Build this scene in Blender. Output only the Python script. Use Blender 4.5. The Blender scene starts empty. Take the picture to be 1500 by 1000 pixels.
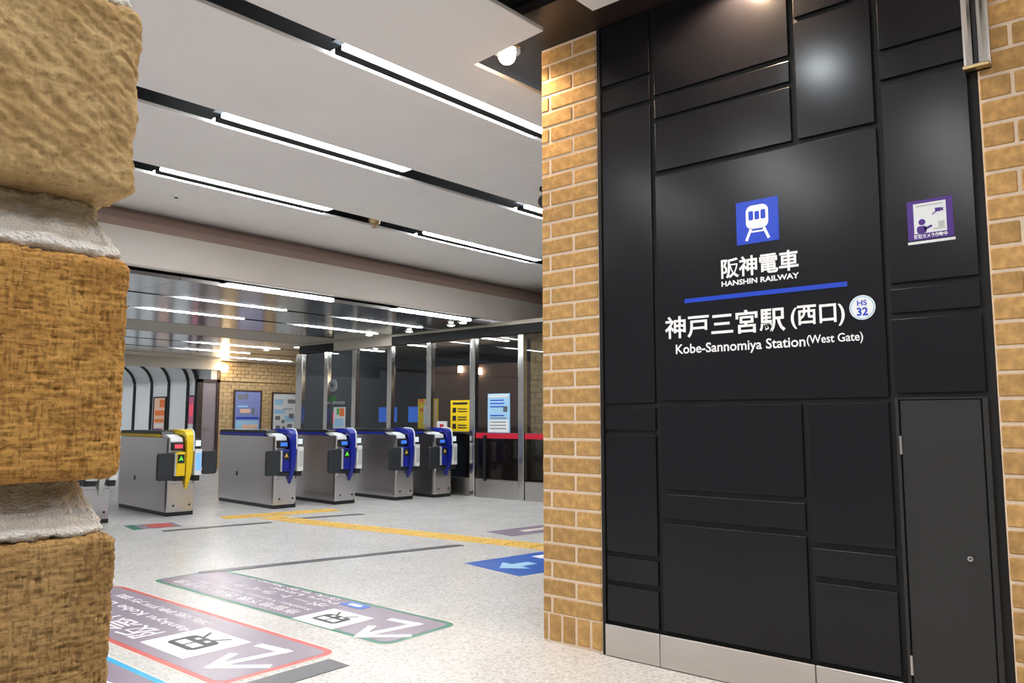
import bpy, bmesh, math, random
import numpy as np
from mathutils import Matrix, Vector, noise
random.seed(7)
R = math.radians
SC = bpy.context.scene
COL = SC.collection

# ------------------------------------------------------------------ camera
F = 1135.0
CAM_H = 1.2
pitch = math.atan(115 / F)
ang = R(39.8)
fw = Vector((math.cos(ang) * math.cos(pitch), math.sin(ang) * math.cos(pitch), math.sin(pitch)))
rt = Vector((math.sin(ang), -math.cos(ang), 0))
up = rt.cross(fw)
cd = bpy.data.cameras.new('camera')
cd.sensor_width = 36
cd.lens = F / 1500 * 36
cd.clip_start = 0.02
cam = bpy.data.objects.new('camera', cd)
COL.objects.link(cam)
m3 = Matrix((rt, up, -fw)).transposed()
cam.matrix_world = Matrix.Translation((0, 0, CAM_H)) @ m3.to_4x4()
SC.camera = cam

# ------------------------------------------------------------------ world, exposure
w = bpy.data.worlds.new('world')
SC.world = w
w.use_nodes = True
w.node_tree.nodes['Background'].inputs[0].default_value = (0.80, 0.80, 0.80, 1)
w.node_tree.nodes['Background'].inputs[1].default_value = 0.46
SC.view_settings.view_transform = 'Standard'
SC.view_settings.look = 'None'
SC.view_settings.gamma = 1
SC.view_settings.use_curve_mapping = False
SC.view_settings.exposure = 0.0
STRIP = 34.0        # linear lights of the near ceiling
STRIP_FAR = 46.0     # linear lights of the metal ceiling

# ------------------------------------------------------------------ materials
def srgb(r, g, b):
    f = lambda c: (c / 255 / 12.92) if c / 255 <= .04045 else ((c / 255 + .055) / 1.055) ** 2.4
    return (f(r), f(g), f(b), 1)

def mat(name, col, rough=.5, metal=0, var=0, scale=20, bump=0, bscale=60, spec=.5, emit=0, obvar=0, stretch=None):
    m = bpy.data.materials.new(name)
    m.use_nodes = True
    nt = m.node_tree
    N, L = nt.nodes, nt.links
    b = N['Principled BSDF']
    b.inputs['Base Color'].default_value = col
    b.inputs['Roughness'].default_value = rough
    b.inputs['Metallic'].default_value = metal
    b.inputs['Specular IOR Level'].default_value = spec
    if emit:
        b.inputs['Emission Color'].default_value = col
        b.inputs['Emission Strength'].default_value = emit
    tc = N.new('ShaderNodeTexCoord')
    vec = tc.outputs['Object']
    if stretch:
        mp = N.new('ShaderNodeMapping')
        mp.inputs['Scale'].default_value = stretch
        L.new(vec, mp.inputs[0])
        vec = mp.outputs[0]
    if var or obvar:
        hs = N.new('ShaderNodeHueSaturation')
        hs.inputs['Color'].default_value = col
        val = None
        if var:
            n = N.new('ShaderNodeTexNoise')
            n.inputs['Scale'].default_value = scale
            n.inputs['Detail'].default_value = 6
            L.new(vec, n.inputs['Vector'])
            mr = N.new('ShaderNodeMapRange')
            mr.inputs['From Min'].default_value = .25
            mr.inputs['From Max'].default_value = .75
            mr.inputs['To Min'].default_value = 1 - var
            mr.inputs['To Max'].default_value = 1 + var
            L.new(n.outputs[0], mr.inputs[0])
            val = mr.outputs[0]
        if obvar:
            oi = N.new('ShaderNodeObjectInfo')
            mr2 = N.new('ShaderNodeMapRange')
            mr2.inputs['To Min'].default_value = 1 - obvar
            mr2.inputs['To Max'].default_value = 1 + obvar
            L.new(oi.outputs['Random'], mr2.inputs[0])
            if val:
                mu = N.new('ShaderNodeMath')
                mu.operation = 'MULTIPLY'
                L.new(val, mu.inputs[0])
                L.new(mr2.outputs[0], mu.inputs[1])
                val = mu.outputs[0]
            else:
                val = mr2.outputs[0]
        L.new(val, hs.inputs['Value'])
        L.new(hs.outputs[0], b.inputs['Base Color'])
    if bump:
        n2 = N.new('ShaderNodeTexNoise')
        n2.inputs['Scale'].default_value = bscale
        n2.inputs['Detail'].default_value = 5
        L.new(vec, n2.inputs['Vector'])
        bp = N.new('ShaderNodeBump')
        bp.inputs['Strength'].default_value = bump
        bp.inputs['Distance'].default_value = .004
        L.new(n2.outputs[0], bp.inputs['Height'])
        L.new(bp.outputs[0], b.inputs['Normal'])
    return m

def shade_toned_mortar():  # recess shade painted tan-grey at the top, lit foot painted white
    m = mat('shade_toned_mortar', (1, 1, 1, 1), .95, bump=.8, bscale=900, spec=.2)
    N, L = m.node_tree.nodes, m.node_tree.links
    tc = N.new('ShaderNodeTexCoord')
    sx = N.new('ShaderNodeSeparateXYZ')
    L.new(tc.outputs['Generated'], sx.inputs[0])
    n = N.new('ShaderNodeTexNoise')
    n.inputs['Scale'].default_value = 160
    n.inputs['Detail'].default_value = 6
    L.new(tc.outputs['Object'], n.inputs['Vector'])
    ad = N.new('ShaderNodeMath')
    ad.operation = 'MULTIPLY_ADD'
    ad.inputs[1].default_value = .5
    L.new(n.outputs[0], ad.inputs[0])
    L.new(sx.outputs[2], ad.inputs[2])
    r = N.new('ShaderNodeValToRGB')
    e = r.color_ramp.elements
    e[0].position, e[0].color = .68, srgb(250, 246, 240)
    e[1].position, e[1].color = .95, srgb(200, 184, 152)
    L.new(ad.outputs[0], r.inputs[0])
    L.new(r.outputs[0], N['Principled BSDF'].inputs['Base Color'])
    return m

def glass(name, tint=(.80, .83, .85)):
    m = bpy.data.materials.new(name)
    m.use_nodes = True
    N, L = m.node_tree.nodes, m.node_tree.links
    N.remove(N['Principled BSDF'])
    t = N.new('ShaderNodeBsdfTransparent')
    t.inputs[0].default_value = (*tint, 1)
    g = N.new('ShaderNodeBsdfGlossy')
    g.inputs['Roughness'].default_value = .02
    lw = N.new('ShaderNodeLayerWeight')      # facing part only: the same from both faces of the pane
    pw = N.new('ShaderNodeMath')
    pw.operation = 'POWER'
    pw.inputs[1].default_value = 4.0
    ma = N.new('ShaderNodeMath')
    ma.operation = 'MULTIPLY_ADD'
    ma.inputs[1].default_value = .7
    ma.inputs[2].default_value = .035
    lw.inputs['Blend'].default_value = .5
    L.new(lw.outputs['Facing'], pw.inputs[0])
    L.new(pw.outputs[0], ma.inputs[0])
    mx = N.new('ShaderNodeMixShader')
    L.new(ma.outputs[0], mx.inputs[0])
    L.new(t.outputs[0], mx.inputs[1])
    L.new(g.outputs[0], mx.inputs[2])
    L.new(mx.outputs[0], N['Material Output'].inputs[0])
    return m

def terrazzo():
    m = mat('terrazzo', srgb(198, 196, 193), .22, spec=.2)
    N, L = m.node_tree.nodes, m.node_tree.links
    b = N['Principled BSDF']
    tc = N.new('ShaderNodeTexCoord')
    v = N.new('ShaderNodeTexVoronoi')
    v.inputs['Scale'].default_value = 75
    L.new(tc.outputs['Object'], v.inputs['Vector'])
    sp = N.new('ShaderNodeSeparateColor')
    L.new(v.outputs['Color'], sp.inputs[0])
    r = N.new('ShaderNodeValToRGB')
    e = r.color_ramp.elements
    e[0].position, e[0].color = 0, srgb(180, 177, 174)
    e[1].position, e[1].color = .25, srgb(204, 202, 200)
    for p, c in ((.6, srgb(208, 207, 205)), (.82, srgb(219, 217, 214)), (.95, srgb(194, 188, 182))):
        k = e.new(p)
        k.color = c
    L.new(sp.outputs[0], r.inputs[0])
    n = N.new('ShaderNodeTexNoise')
    n.inputs['Scale'].default_value = 2.2
    n.inputs['Detail'].default_value = 5
    L.new(tc.outputs['Object'], n.inputs['Vector'])
    mr = N.new('ShaderNodeMapRange')
    mr.inputs['To Min'].default_value = .92
    mr.inputs['To Max'].default_value = 1.07
    L.new(n.outputs[0], mr.inputs[0])
    hs = N.new('ShaderNodeHueSaturation')
    L.new(mr.outputs[0], hs.inputs['Value'])
    L.new(r.outputs[0], hs.inputs['Color'])
    L.new(hs.outputs[0], b.inputs['Base Color'])
    mr2 = N.new('ShaderNodeMapRange')
    mr2.inputs['To Min'].default_value = .20
    mr2.inputs['To Max'].default_value = .30
    L.new(n.outputs[0], mr2.inputs[0])
    L.new(mr2.outputs[0], b.inputs['Roughness'])
    return m

def rough_brick(name, c1, c2, dark, seed, scale, pit=.6, weave=.5):
    m = mat(name, c1, .85, spec=.25)
    N, L = m.node_tree.nodes, m.node_tree.links
    b = N['Principled BSDF']
    tc = N.new('ShaderNodeTexCoord')
    n1 = N.new('ShaderNodeTexNoise')
    n1.noise_dimensions = '4D'
    n1.inputs['W'].default_value = seed
    n1.inputs['Scale'].default_value = 55
    n1.inputs['Detail'].default_value = 6
    L.new(tc.outputs['Object'], n1.inputs['Vector'])
    r1 = N.new('ShaderNodeValToRGB')
    r1.color_ramp.elements[0].position = .35
    r1.color_ramp.elements[0].color = c1
    r1.color_ramp.elements[1].position = .65
    r1.color_ramp.elements[1].color = c2
    L.new(n1.outputs[0], r1.inputs[0])
    n2 = N.new('ShaderNodeTexNoise')
    n2.inputs['Scale'].default_value = scale
    n2.inputs['Detail'].default_value = 3
    L.new(tc.outputs['Object'], n2.inputs['Vector'])
    r2 = N.new('ShaderNodeValToRGB')
    r2.color_ramp.elements[0].position = .33
    r2.color_ramp.elements[0].color = (1, 1, 1, 1)
    r2.color_ramp.elements[1].position = .44
    r2.color_ramp.elements[1].color = (0, 0, 0, 1)
    L.new(n2.outputs[0], r2.inputs[0])
    mx = N.new('ShaderNodeMixRGB')
    mx.inputs[2].default_value = dark
    fac = r2.outputs[0]
    ns = []
    for sc_ in ((1000, 600, 170), (170, 170, 1100)):
        mp = N.new('ShaderNodeMapping')
        mp.inputs['Scale'].default_value = sc_
        L.new(tc.outputs['Object'], mp.inputs[0])
        nn = N.new('ShaderNodeTexNoise')
        nn.inputs['Scale'].default_value = 1
        nn.inputs['Detail'].default_value = 2
        L.new(mp.outputs[0], nn.inputs['Vector'])
        ns.append(nn.outputs[0])
    mu = N.new('ShaderNodeMath')
    mu.operation = 'MULTIPLY'
    L.new(ns[0], mu.inputs[0])
    L.new(ns[1], mu.inputs[1])
    mr = N.new('ShaderNodeMapRange')
    mr.inputs['From Min'].default_value = .24
    mr.inputs['From Max'].default_value = .17
    mr.inputs['To Max'].default_value = weave
    L.new(mu.outputs[0], mr.inputs[0])
    sm = N.new('ShaderNodeMath')
    sm.operation = 'MULTIPLY'
    sm.inputs[1].default_value = pit
    L.new(fac, sm.inputs[0])
    mm = N.new('ShaderNodeMath')
    mm.operation = 'MAXIMUM'
    L.new(sm.outputs[0], mm.inputs[0])
    L.new(mr.outputs[0], mm.inputs[1])
    L.new(mm.outputs[0], mx.inputs[0])
    L.new(r1.outputs[0], mx.inputs[1])
    L.new(mx.outputs[0], b.inputs['Base Color'])
    n3 = N.new('ShaderNodeTexNoise')
    n3.inputs['Scale'].default_value = 700
    n3.inputs['Detail'].default_value = 4
    L.new(tc.outputs['Object'], n3.inputs['Vector'])
    bp = N.new('ShaderNodeBump')
    bp.inputs['Strength'].default_value = .5
    bp.inputs['Distance'].default_value = .0006
    L.new(n3.outputs[0], bp.inputs['Height'])
    L.new(bp.outputs[0], b.inputs['Normal'])
    return m

M = {}
M['floor'] = terrazzo()
M['ceil'] = mat('painted_ceiling_panel', srgb(234, 232, 231), .38, var=.03, scale=1.5)
M['deck'] = mat('black_slot', (.008, .008, .009, 1), .6)
M['soffit'] = mat('dark_brown_soffit', (.017, .010, .008, 1), .45)
M['beam'] = mat('beige_fascia', srgb(186, 178, 170), .5, var=.02, scale=3)
M['band'] = mat('shaded_fascia', srgb(150, 128, 118), .6)  # darker copy of the beam colour stands in for cove shade
M['mirror'] = mat('polished_metal_ceiling', (.66, .67, .69, 1), .17, 1)
M['matte'] = mat('beige_ceiling_band', srgb(190, 182, 168), .45)
M['panel'] = mat('black_satin_panel', (.0090, .0086, .0112, 1), .23, var=.05, scale=3, bump=.012, bscale=300, spec=.30)
M['gap'] = mat('black_joint', (.004, .004, .004, 1), .7)
M['door'] = mat('charcoal_door', (.019, .019, .0195, 1), .45)
M['steel'] = mat('brushed_steel', (.62, .60, .58, 1), .30, 1, var=.05, scale=8, stretch=(1, 1, 30))
M['chrome'] = mat('polished_steel', (.62, .62, .60, 1), .16, 1)
M['gate'] = mat('gate_stainless', (.60, .58, .59, 1), .22, 1, var=.06, scale=4, stretch=(20, 20, 1))
M['brass'] = mat('brass', (.55, .42, .22, 1), .35, 1)
M['brick'] = mat('tan_brick', srgb(186, 146, 92), .8, var=.30, scale=28, bump=.6, bscale=90, obvar=.13, spec=.25)
M['brick_far'] = mat('pale_brick', srgb(204, 172, 126), .8, var=.3, scale=12, bump=.4, bscale=60, spec=.25)
M['mortar'] = mat('pale_mortar', srgb(226, 204, 180), .9, var=.06, scale=60, bump=.4, bscale=150)
M['mortar_close'] = mat('crumbly_white_mortar', srgb(238, 228, 214), .95, var=.14, scale=220, bump=.8, bscale=900, spec=.2)
M['mortar_joint'] = shade_toned_mortar()
M['rock1'] = rough_brick('close_brick_tan', srgb(204, 174, 126), srgb(182, 150, 102), srgb(140, 112, 72), 1.0, 420, .55, .25)
M['rock2'] = rough_brick('close_brick_orange', srgb(208, 160, 88), srgb(178, 130, 68), srgb(104, 70, 34), 4.0, 560, .5, .6)
M['rock3'] = rough_brick('close_brick_brown', srgb(190, 154, 102), srgb(164, 128, 80), srgb(100, 76, 46), 8.0, 560, .5, .6)
M['black'] = mat('black_plastic', (.012, .012, .014, 1), .4)
M['dgrey'] = mat('dark_grey_plastic', (.022, .026, .032, 1), .45)
M['blue'] = mat('blue_plastic', srgb(10, 28, 140), .35)
M['signblue'] = mat('sign_blue', srgb(6, 62, 196), .4)
M['yellow'] = mat('yellow_plastic', srgb(236, 200, 22), .4)
M['white'] = mat('white_plastic', srgb(226, 228, 230), .45)
M['ink'] = mat('white_lettering', srgb(246, 246, 246), .45)
M['dimink'] = mat('worn_white_lettering', srgb(226, 224, 228), .45)
M['grey'] = mat('grey_print', srgb(120, 120, 122), .6)
M['lgrey'] = mat('pale_grey_print', srgb(186, 188, 186), .6)
M['cyan'] = mat('pale_blue_print', srgb(160, 205, 236), .5)
M['lilac'] = mat('lilac_print', srgb(130, 140, 196), .5)
M['orange'] = mat('orange_print', srgb(236, 120, 50), .5)
M['pink'] = mat('pink_print', srgb(216, 110, 150), .5)
M['peach'] = mat('peach_print', srgb(240, 196, 170), .5)
M['purple'] = mat('purple_print', srgb(70, 24, 130), .5)
M['violet'] = mat('violet_floor_vinyl', srgb(148, 134, 150), .26)
M['fgreen'] = mat('green_floor_border', srgb(30, 118, 96), .3)
M['fred'] = mat('red_floor_border', srgb(206, 84, 80), .3)
M['fcyan'] = mat('sky_blue_floor_border', srgb(40, 170, 222), .3)
M['fblue'] = mat('blue_floor_vinyl', srgb(22, 92, 190), .3)
M['edge'] = mat('pale_vinyl_edge', srgb(214, 206, 196), .35)
M['strip'] = mat('dark_floor_strip', srgb(84, 80, 86), .3)
M['tactile'] = mat('yellow_tactile_tile', srgb(228, 190, 100), .5, var=.06, scale=30)
M['red'] = mat('red_band', srgb(190, 26, 50), .4)
M['green'] = mat('green_sign', srgb(60, 170, 70), .5)
M['sgreen'] = mat('green_screen_light', srgb(90, 220, 60), .4, emit=1.0)
M['sred'] = mat('red_screen_light', srgb(220, 70, 90), .4, emit=.6)
M['sblue'] = mat('blue_screen_light', srgb(60, 120, 230), .4, emit=.4)
M['swhite'] = mat('white_screen_light', srgb(214, 230, 240), .4, emit=.5)
M['scyan'] = mat('pale_blue_screen_light', srgb(120, 180, 236), .4, emit=.4)
M['tube'] = mat('strip_light_glow', (.95, .98, 1, 1), .4, emit=STRIP)
M['tube_far'] = mat('far_strip_light_diffuser', (.95, .99, 1, 1), .4, emit=STRIP_FAR)
M['tube_office'] = mat('office_light_diffuser', (1, .98, .94, 1), .4, emit=22)
M['warm'] = mat('warm_lamp_lens', (1, .78, .54, 1), .4, emit=20)
M['cool'] = mat('downlight_lens', (1, .98, .88, 1), .4, emit=24)
M['strong'] = mat('cool_downlight_lens', (.86, .95, 1, 1), .4, emit=130)
M['glass'] = glass('clear_glass')
M['tint'] = glass('dark_tinted_glass', (.42, .47, .52))
M['dark'] = mat('dark_office_wall', srgb(84, 88, 98), .6)
M['brown'] = mat('brown_office_wall', srgb(92, 66, 54), .6)
M['rib'] = mat('black_rib', (.01, .01, .012, 1), .4)
M['rwhite'] = mat('white_wall_panel', srgb(228, 232, 236), .4)
M['doorframe'] = mat('brown_door_frame', srgb(70, 50, 42), .5)
M['mauve'] = mat('mauve_door_leaf', srgb(150, 138, 142), .45)

# ------------------------------------------------------------------ mesh helpers
class MB:
    def __init__(s):
        s.v, s.f, s.mi, s.mats = [], [], [], []
    def _m(s, m):
        if m not in s.mats:
            s.mats.append(m)
        return s.mats.index(m)
    def add(s, vs, fs, m=None):
        o = len(s.v)
        s.v += [tuple(v) for v in vs]
        s.f += [tuple(i + o for i in f) for f in fs]
        s.mi += [s._m(m)] * len(fs)
        return s
    def box(s, x0, x1, y0, y1, z0, z1, m=None):
        return s.add([(x0, y0, z0), (x1, y0, z0), (x1, y1, z0), (x0, y1, z0), (x0, y0, z1), (x1, y0, z1), (x1, y1, z1), (x0, y1, z1)],
                     [(0, 3, 2, 1), (4, 5, 6, 7), (0, 1, 5, 4), (1, 2, 6, 5), (2, 3, 7, 6), (3, 0, 4, 7)], m)
    def prism(s, poly, a, b, axis=2, m=None):
        n = len(poly)
        def P(p, h):
            return {2: (p[0], p[1], h), 0: (h, p[0], p[1]), 1: (p[0], h, p[1])}[axis]
        vs = [P(p, a) for p in poly] + [P(p, b) for p in poly]
        fs = [tuple(range(n))[::-1], tuple(range(n, 2 * n))] + [(i, (i + 1) % n, n + (i + 1) % n, n + i) for i in range(n)]
        return s.add(vs, fs, m)
    def cyl(s, c, r, h, axis=2, n=20, r2=None, m=None):
        r2 = r if r2 is None else r2
        a = [(math.cos(2 * math.pi * i / n), math.sin(2 * math.pi * i / n)) for i in range(n)]
        def P(u, v, t):
            q = {2: (u, v, t), 0: (t, u, v), 1: (u, t, v)}[axis]
            return (c[0] + q[0], c[1] + q[1], c[2] + q[2])
        vs = [P(u * r, v * r, 0) for u, v in a] + [P(u * r2, v * r2, h) for u, v in a]
        fs = [tuple(range(n))[::-1], tuple(range(n, 2 * n))] + [(i, (i + 1) % n, n + (i + 1) % n, n + i) for i in range(n)]
        return s.add(vs, fs, m)
    def tube(s, path, r, n=8, m=None):
        pts = [Vector(p) for p in path]
        vs = []
        for i, p in enumerate(pts):
            d = (pts[min(i + 1, len(pts) - 1)] - pts[max(i - 1, 0)]).normalized()
            a = d.cross(Vector((0, 0, 1)))
            if a.length < .01:
                a = d.cross(Vector((0, 1, 0)))
            a.normalize()
            b = d.cross(a)
            for k in range(n):
                t = 2 * math.pi * k / n
                vs.append(p + a * r * math.cos(t) + b * r * math.sin(t))
        fs = []
        for i in range(len(pts) - 1):
            for k in range(n):
                fs.append((i * n + k, i * n + (k + 1) % n, (i + 1) * n + (k + 1) % n, (i + 1) * n + k))
        fs += [tuple(range(n))[::-1], tuple(range((len(pts) - 1) * n, len(pts) * n))]
        return s.add(vs, fs, m)
    def mesh(s, name, m=None, smooth=False, bevel=0, seg=1, mtx=None):
        me = bpy.data.meshes.new(name)
        me.from_pydata(s.v, [], s.f)
        for k in s.mats:
            me.materials.append(m if k is None else k)
        me.polygons.foreach_set('material_index', s.mi)
        bm = bmesh.new()
        bm.from_mesh(me)
        bmesh.ops.recalc_face_normals(bm, faces=bm.faces)
        if bevel:
            es = [e for e in bm.edges if e.calc_face_angle(0) > .5]
            bmesh.ops.bevel(bm, geom=es, offset=bevel, segments=seg, affect='EDGES', profile=.5, clamp_overlap=True)
        if mtx is not None:
            bmesh.ops.transform(bm, matrix=mtx, verts=bm.verts)
        if smooth:
            for fc in bm.faces:
                fc.smooth = True
            for e in bm.edges:
                if e.calc_face_angle(0) > .6:
                    e.smooth = False
        bm.to_mesh(me)
        bm.free()
        return me

def link(name, me, parent=None, loc=None):
    o = bpy.data.objects.new(name, me)
    COL.objects.link(o)
    if parent:
        o.parent = parent
    if loc is not None:
        o.location = loc
    return o

def obj(name, mb, m=None, parent=None, **k):
    return link(name, mb.mesh(name, m, **k), parent)

def tag(o, label=None, cat=None, group=None, kind=None):
    if label: o['label'] = label
    if cat: o['category'] = cat
    if group: o['group'] = group
    if kind: o['kind'] = kind
    return o

def thing(name, label, cat, loc=(0, 0, 0), rz=0, group=None, kind=None):
    o = bpy.data.objects.new(name, None)
    COL.objects.link(o)
    o.empty_display_size = .1
    o.location = loc
    o.rotation_euler = (0, 0, rz)
    return tag(o, label, cat, group, kind)

def copy_tree(o, parent=None):
    c = o.copy()
    COL.objects.link(c)
    if parent:
        c.parent = parent
    for ch in o.children:
        copy_tree(ch, c)
    return c

def wallm(x, y, z):      # a print on a surface that faces -X: local x runs to -Y, local y up
    return Matrix(((0, 0, -1, x), (-1, 0, 0, y), (0, 1, 0, z), (0, 0, 0, 1)))
def facem(x, y, z):      # a print that faces -Y
    return Matrix(((1, 0, 0, x), (0, 0, -1, y), (0, 1, 0, z), (0, 0, 0, 1)))
def floorm(x, y, z):     # a print on the floor read by someone looking to -X: local x runs to +Y, local y to -X
    return Matrix(((0, -1, 0, x), (1, 0, 0, y), (0, 0, 1, z), (0, 0, 0, 1)))

def text(name, body, wd, ht, m, parent, mtx, bold=0, th=.001):
    """Flat lettering, centred on mtx, fitted to wd x ht."""
    c = bpy.data.curves.new(name, 'FONT')
    c.body = body
    c.offset = bold
    c.resolution_u = 3
    o = bpy.data.objects.new(name, c)
    COL.objects.link(o)
    dg = bpy.context.evaluated_depsgraph_get()
    me = bpy.data.meshes.new_from_object(o.evaluated_get(dg))
    bpy.data.objects.remove(o)
    bpy.data.curves.remove(c)
    co = np.empty(len(me.vertices) * 3, np.float32)
    me.vertices.foreach_get('co', co)
    co = co.reshape(-1, 3)
    lo, hi = co.min(0), co.max(0)
    co[:, 0] = ((co[:, 0] - lo[0]) / (hi[0] - lo[0]) - .5) * wd
    co[:, 1] = ((co[:, 1] - lo[1]) / (hi[1] - lo[1]) - .5) * ht
    co[:, 2] = th
    me.vertices.foreach_set('co', co.ravel())
    me.materials.clear()
    me.materials.append(m)
    me.transform(mtx)
    me.update()
    return link(name, me, parent)

def rrect(x0, y0, x1, y1, r, n=6):
    pts = []
    for cx, cy, a0 in ((x1 - r, y1 - r, 0), (x0 + r, y1 - r, 90), (x0 + r, y0 + r, 180), (x1 - r, y0 + r, 270)):
        for i in range(n + 1):
            a = R(a0 + 90 * i / n)
            pts.append((cx + r * math.cos(a), cy + r * math.sin(a)))
    return pts

def flat(name, polys, m, parent, mtx, th=.0012, base=0):
    b = MB()
    for p in polys:
        b.prism(p, base, th)
    return obj(name, b, m, parent, mtx=mtx)

def rc(x0, y0, x1, y1):
    return [(x0, y0), (x1, y0), (x1, y1), (x0, y1)]

def stroke(pts, wd):
    """One closed polygon per segment of a polyline."""
    out = []
    for a, b in zip(pts, pts[1:]):
        a, b = Vector(a), Vector(b)
        d = (b - a).normalized() * wd / 2
        n = Vector((-d.y, d.x))
        a2, b2 = a - d, b + d
        out.append([tuple(a2 - n), tuple(b2 - n), tuple(b2 + n), tuple(a2 + n)])
    return out

# ================================================================== STRUCTURE
floor = obj('floor', MB().box(-5, 16, -5, 34, -.06, 0), M['floor'])
tag(floor, 'pale speckled terrazzo floor of the concourse', 'floor', kind='structure')

# ---- near ceiling: black deck above, painted panels below, slots between
ceil = obj('ceiling', MB().box(-5, 16, -5, 7.84, 3.44, 3.5), M['deck'])
tag(ceil, 'white panelled ceiling with black slots over the near concourse', 'ceiling', kind='structure')
ZC = 3.3
SL = [(-3.1, -2.87, .04), (-1.75, -1.52, .04), (-.45, -.2, .04), (.87, 1.1, .045), (2.128, 2.45, .045), (3.362, 3.545, .045), (4.79, 5.04, .053), (6.28, 6.53, .026)]
def sy(y, k, x):
    return y - k * (x - 3)
def ceil_panel(x0, x1, a, b, ka, kb):
    poly = [(x0, sy(a, ka, x0)), (x1, sy(a, ka, x1)), (x1, sy(b, kb, x1)), (x0, sy(b, kb, x0))]
    obj('ceiling_panel', MB().prism(poly, ZC, ZC + .026), M['ceil'], ceil, bevel=.003)
for i in range(len(SL)):
    a, ka = SL[i][1], SL[i][2]
    if i + 1 < len(SL):
        b, kb = SL[i + 1][0], SL[i + 1][2]
    else:
        b, kb = 7.80, 0
    xs = [-5, -1.4, 4.86, 11]
    if b < 2.3 or i == 3:
        ceil_panel(-5, -1.4, a, b, ka, kb)
        ceil_panel(-1.394, 3.195, a, b, ka, kb)
    elif i == 4:
        ceil_panel(-5, -1.4, a, b, ka, kb)
        x0, x1, x2 = -1.394, 3.197, 4.857
        poly = [(x0, sy(a, ka, x0)), (x1, sy(a, ka, x1)), (3.25, 2.999), (x2, 2.89), (x2, sy(b, kb, x2)), (x0, sy(b, kb, x0))]
        obj('ceiling_panel', MB().prism(poly, ZC, ZC + .026), M['ceil'], ceil, bevel=.003)
        ceil_panel(4.863, 11, 2.99, b, ka, kb)
    else:
        ceil_panel(-5, -1.4, a, b, ka, kb)
        ceil_panel(-1.394, 4.857, a, b, ka, kb)
        ceil_panel(4.863, 11, a, b, ka, kb)
tag(obj('trim_1', MB().box(3.1, 4.9, -5, 3.4, 3.375, 3.43), M['soffit']), 'dark brown soffit over the black sign wall', 'soffit', kind='structure')

# ---- beam between the two ceilings
bp = [(7.80, 3.44), (7.80, 3.30), (7.72, 3.24), (7.655, 3.16), (7.62, 3.07), (7.60, 2.715), (7.615, 2.70), (7.66, 2.70), (7.66, 3.0), (7.84, 3.20), (7.84, 3.44)]
beam = MB().prism(bp, -5, 16, axis=0, m=M['beam'])
beam.mi = [beam._m(M['band']) if i in (3, 4, 5) else 0 for i in range(len(beam.mi))]
tag(obj('trim_2', beam, M['beam']), 'beige downstand beam with its curved top edge coloured brown as shade', 'beam', kind='structure')

# ---- far ceiling: polished metal strips, slots, a matte band
ZF = 2.68
ceil2 = obj('ceiling', MB().box(-5, 9.05, 7.9, 18, 2.80, 2.86).box(9.05, 13, 13.2, 18, 2.80, 2.86), M['deck'])
tag(ceil2, 'low polished metal ceiling over the ticket gates', 'ceiling', kind='structure')
for a, b, mm in ((7.93, 9.00, 'mirror'), (9.10, 10.22, 'mirror'), (10.34, 11.5, 'mirror'), (11.56, 12.9, 'matte'),
                 (12.94, 14.05, 'mirror'), (14.17, 15.48, 'mirror'), (15.62, 16.85, 'mirror'), (17.0, 17.98, 'matte')):
    for x0, x1 in ((-5, 3.995), (4.0, 9.0)):
        obj('ceiling_panel', MB().box(x0, x1, a, b, ZF, ZF + .04), M[mm], ceil2)
    if a > 12.9:
        obj('ceiling_panel', MB().box(9.005, 13, max(a, 13.3), b, ZF, ZF + .04), M[mm], ceil2)

# ---- black sign wall on the right
wr = obj('wall_right', MB().box(3.50, 3.62, .478, 2.285, 0, 3.375), M['gap'])
tag(wr, 'wall clad in black satin panels of different sizes', 'wall', kind='structure')
XF = 3.482
PAN = [  # y0, y1, z0, z1
    (1.957, 2.262, .172, .358), (1.957, 2.262, .380, .502), (1.957, 2.262, .524, 1.125), (1.957, 2.262, 1.147, 1.264),
    (1.957, 2.262, 1.286, 2.855), (1.957, 2.262, 2.878, 3.005), (1.957, 2.262, 3.027, 3.37),
    (1.222, 1.935, 2.478, 2.742), (1.222, 1.935, 2.764, 2.868), (1.222, 1.935, 2.890, 3.37),
    (.862, 1.200, 2.478, 3.040), (.862, 1.200, 3.062, 3.37),
    (1.222, 1.935, .172, .694), (1.222, 1.935, .716, .838), (1.222, 1.935, .860, 1.274),
    (.862, 1.200, .172, .506), (.862, 1.200, .528, .650), (.862, 1.200, .672, 1.274),
    (.508, .840, 2.790, 3.37), (.508, .840, 2.655, 2.768), (.508, .840, 1.768, 2.633), (.508, .840, 1.642, 1.746), (.508, .840, 1.310, 1.620)]
for y0, y1, z0, z1 in PAN:
    obj('wall_panel', MB().box(XF, 3.50, y0 + .003, y1 - .003, z0 + .002, z1 - .002), M['panel'], wr, bevel=.003, seg=2)
obj('edge_strip', MB().box(3.475, 3.50, 2.266, 2.284, 0, 3.372), M['gap'], wr)
bs = obj('baseboard_right', MB().box(3.476, 3.50, .853, 2.264, 0, .155), M['gap'])
tag(bs, 'brushed steel kick plate along the foot of the black wall', 'baseboard', kind='structure')
for y0, y1 in ((1.951, 2.264), (1.203, 1.948), (.853, 1.200)):
    obj('steel_plate', MB().box(3.466, 3.476, y0, y1, .004, .158), M['steel'], bs, bevel=.002)

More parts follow.
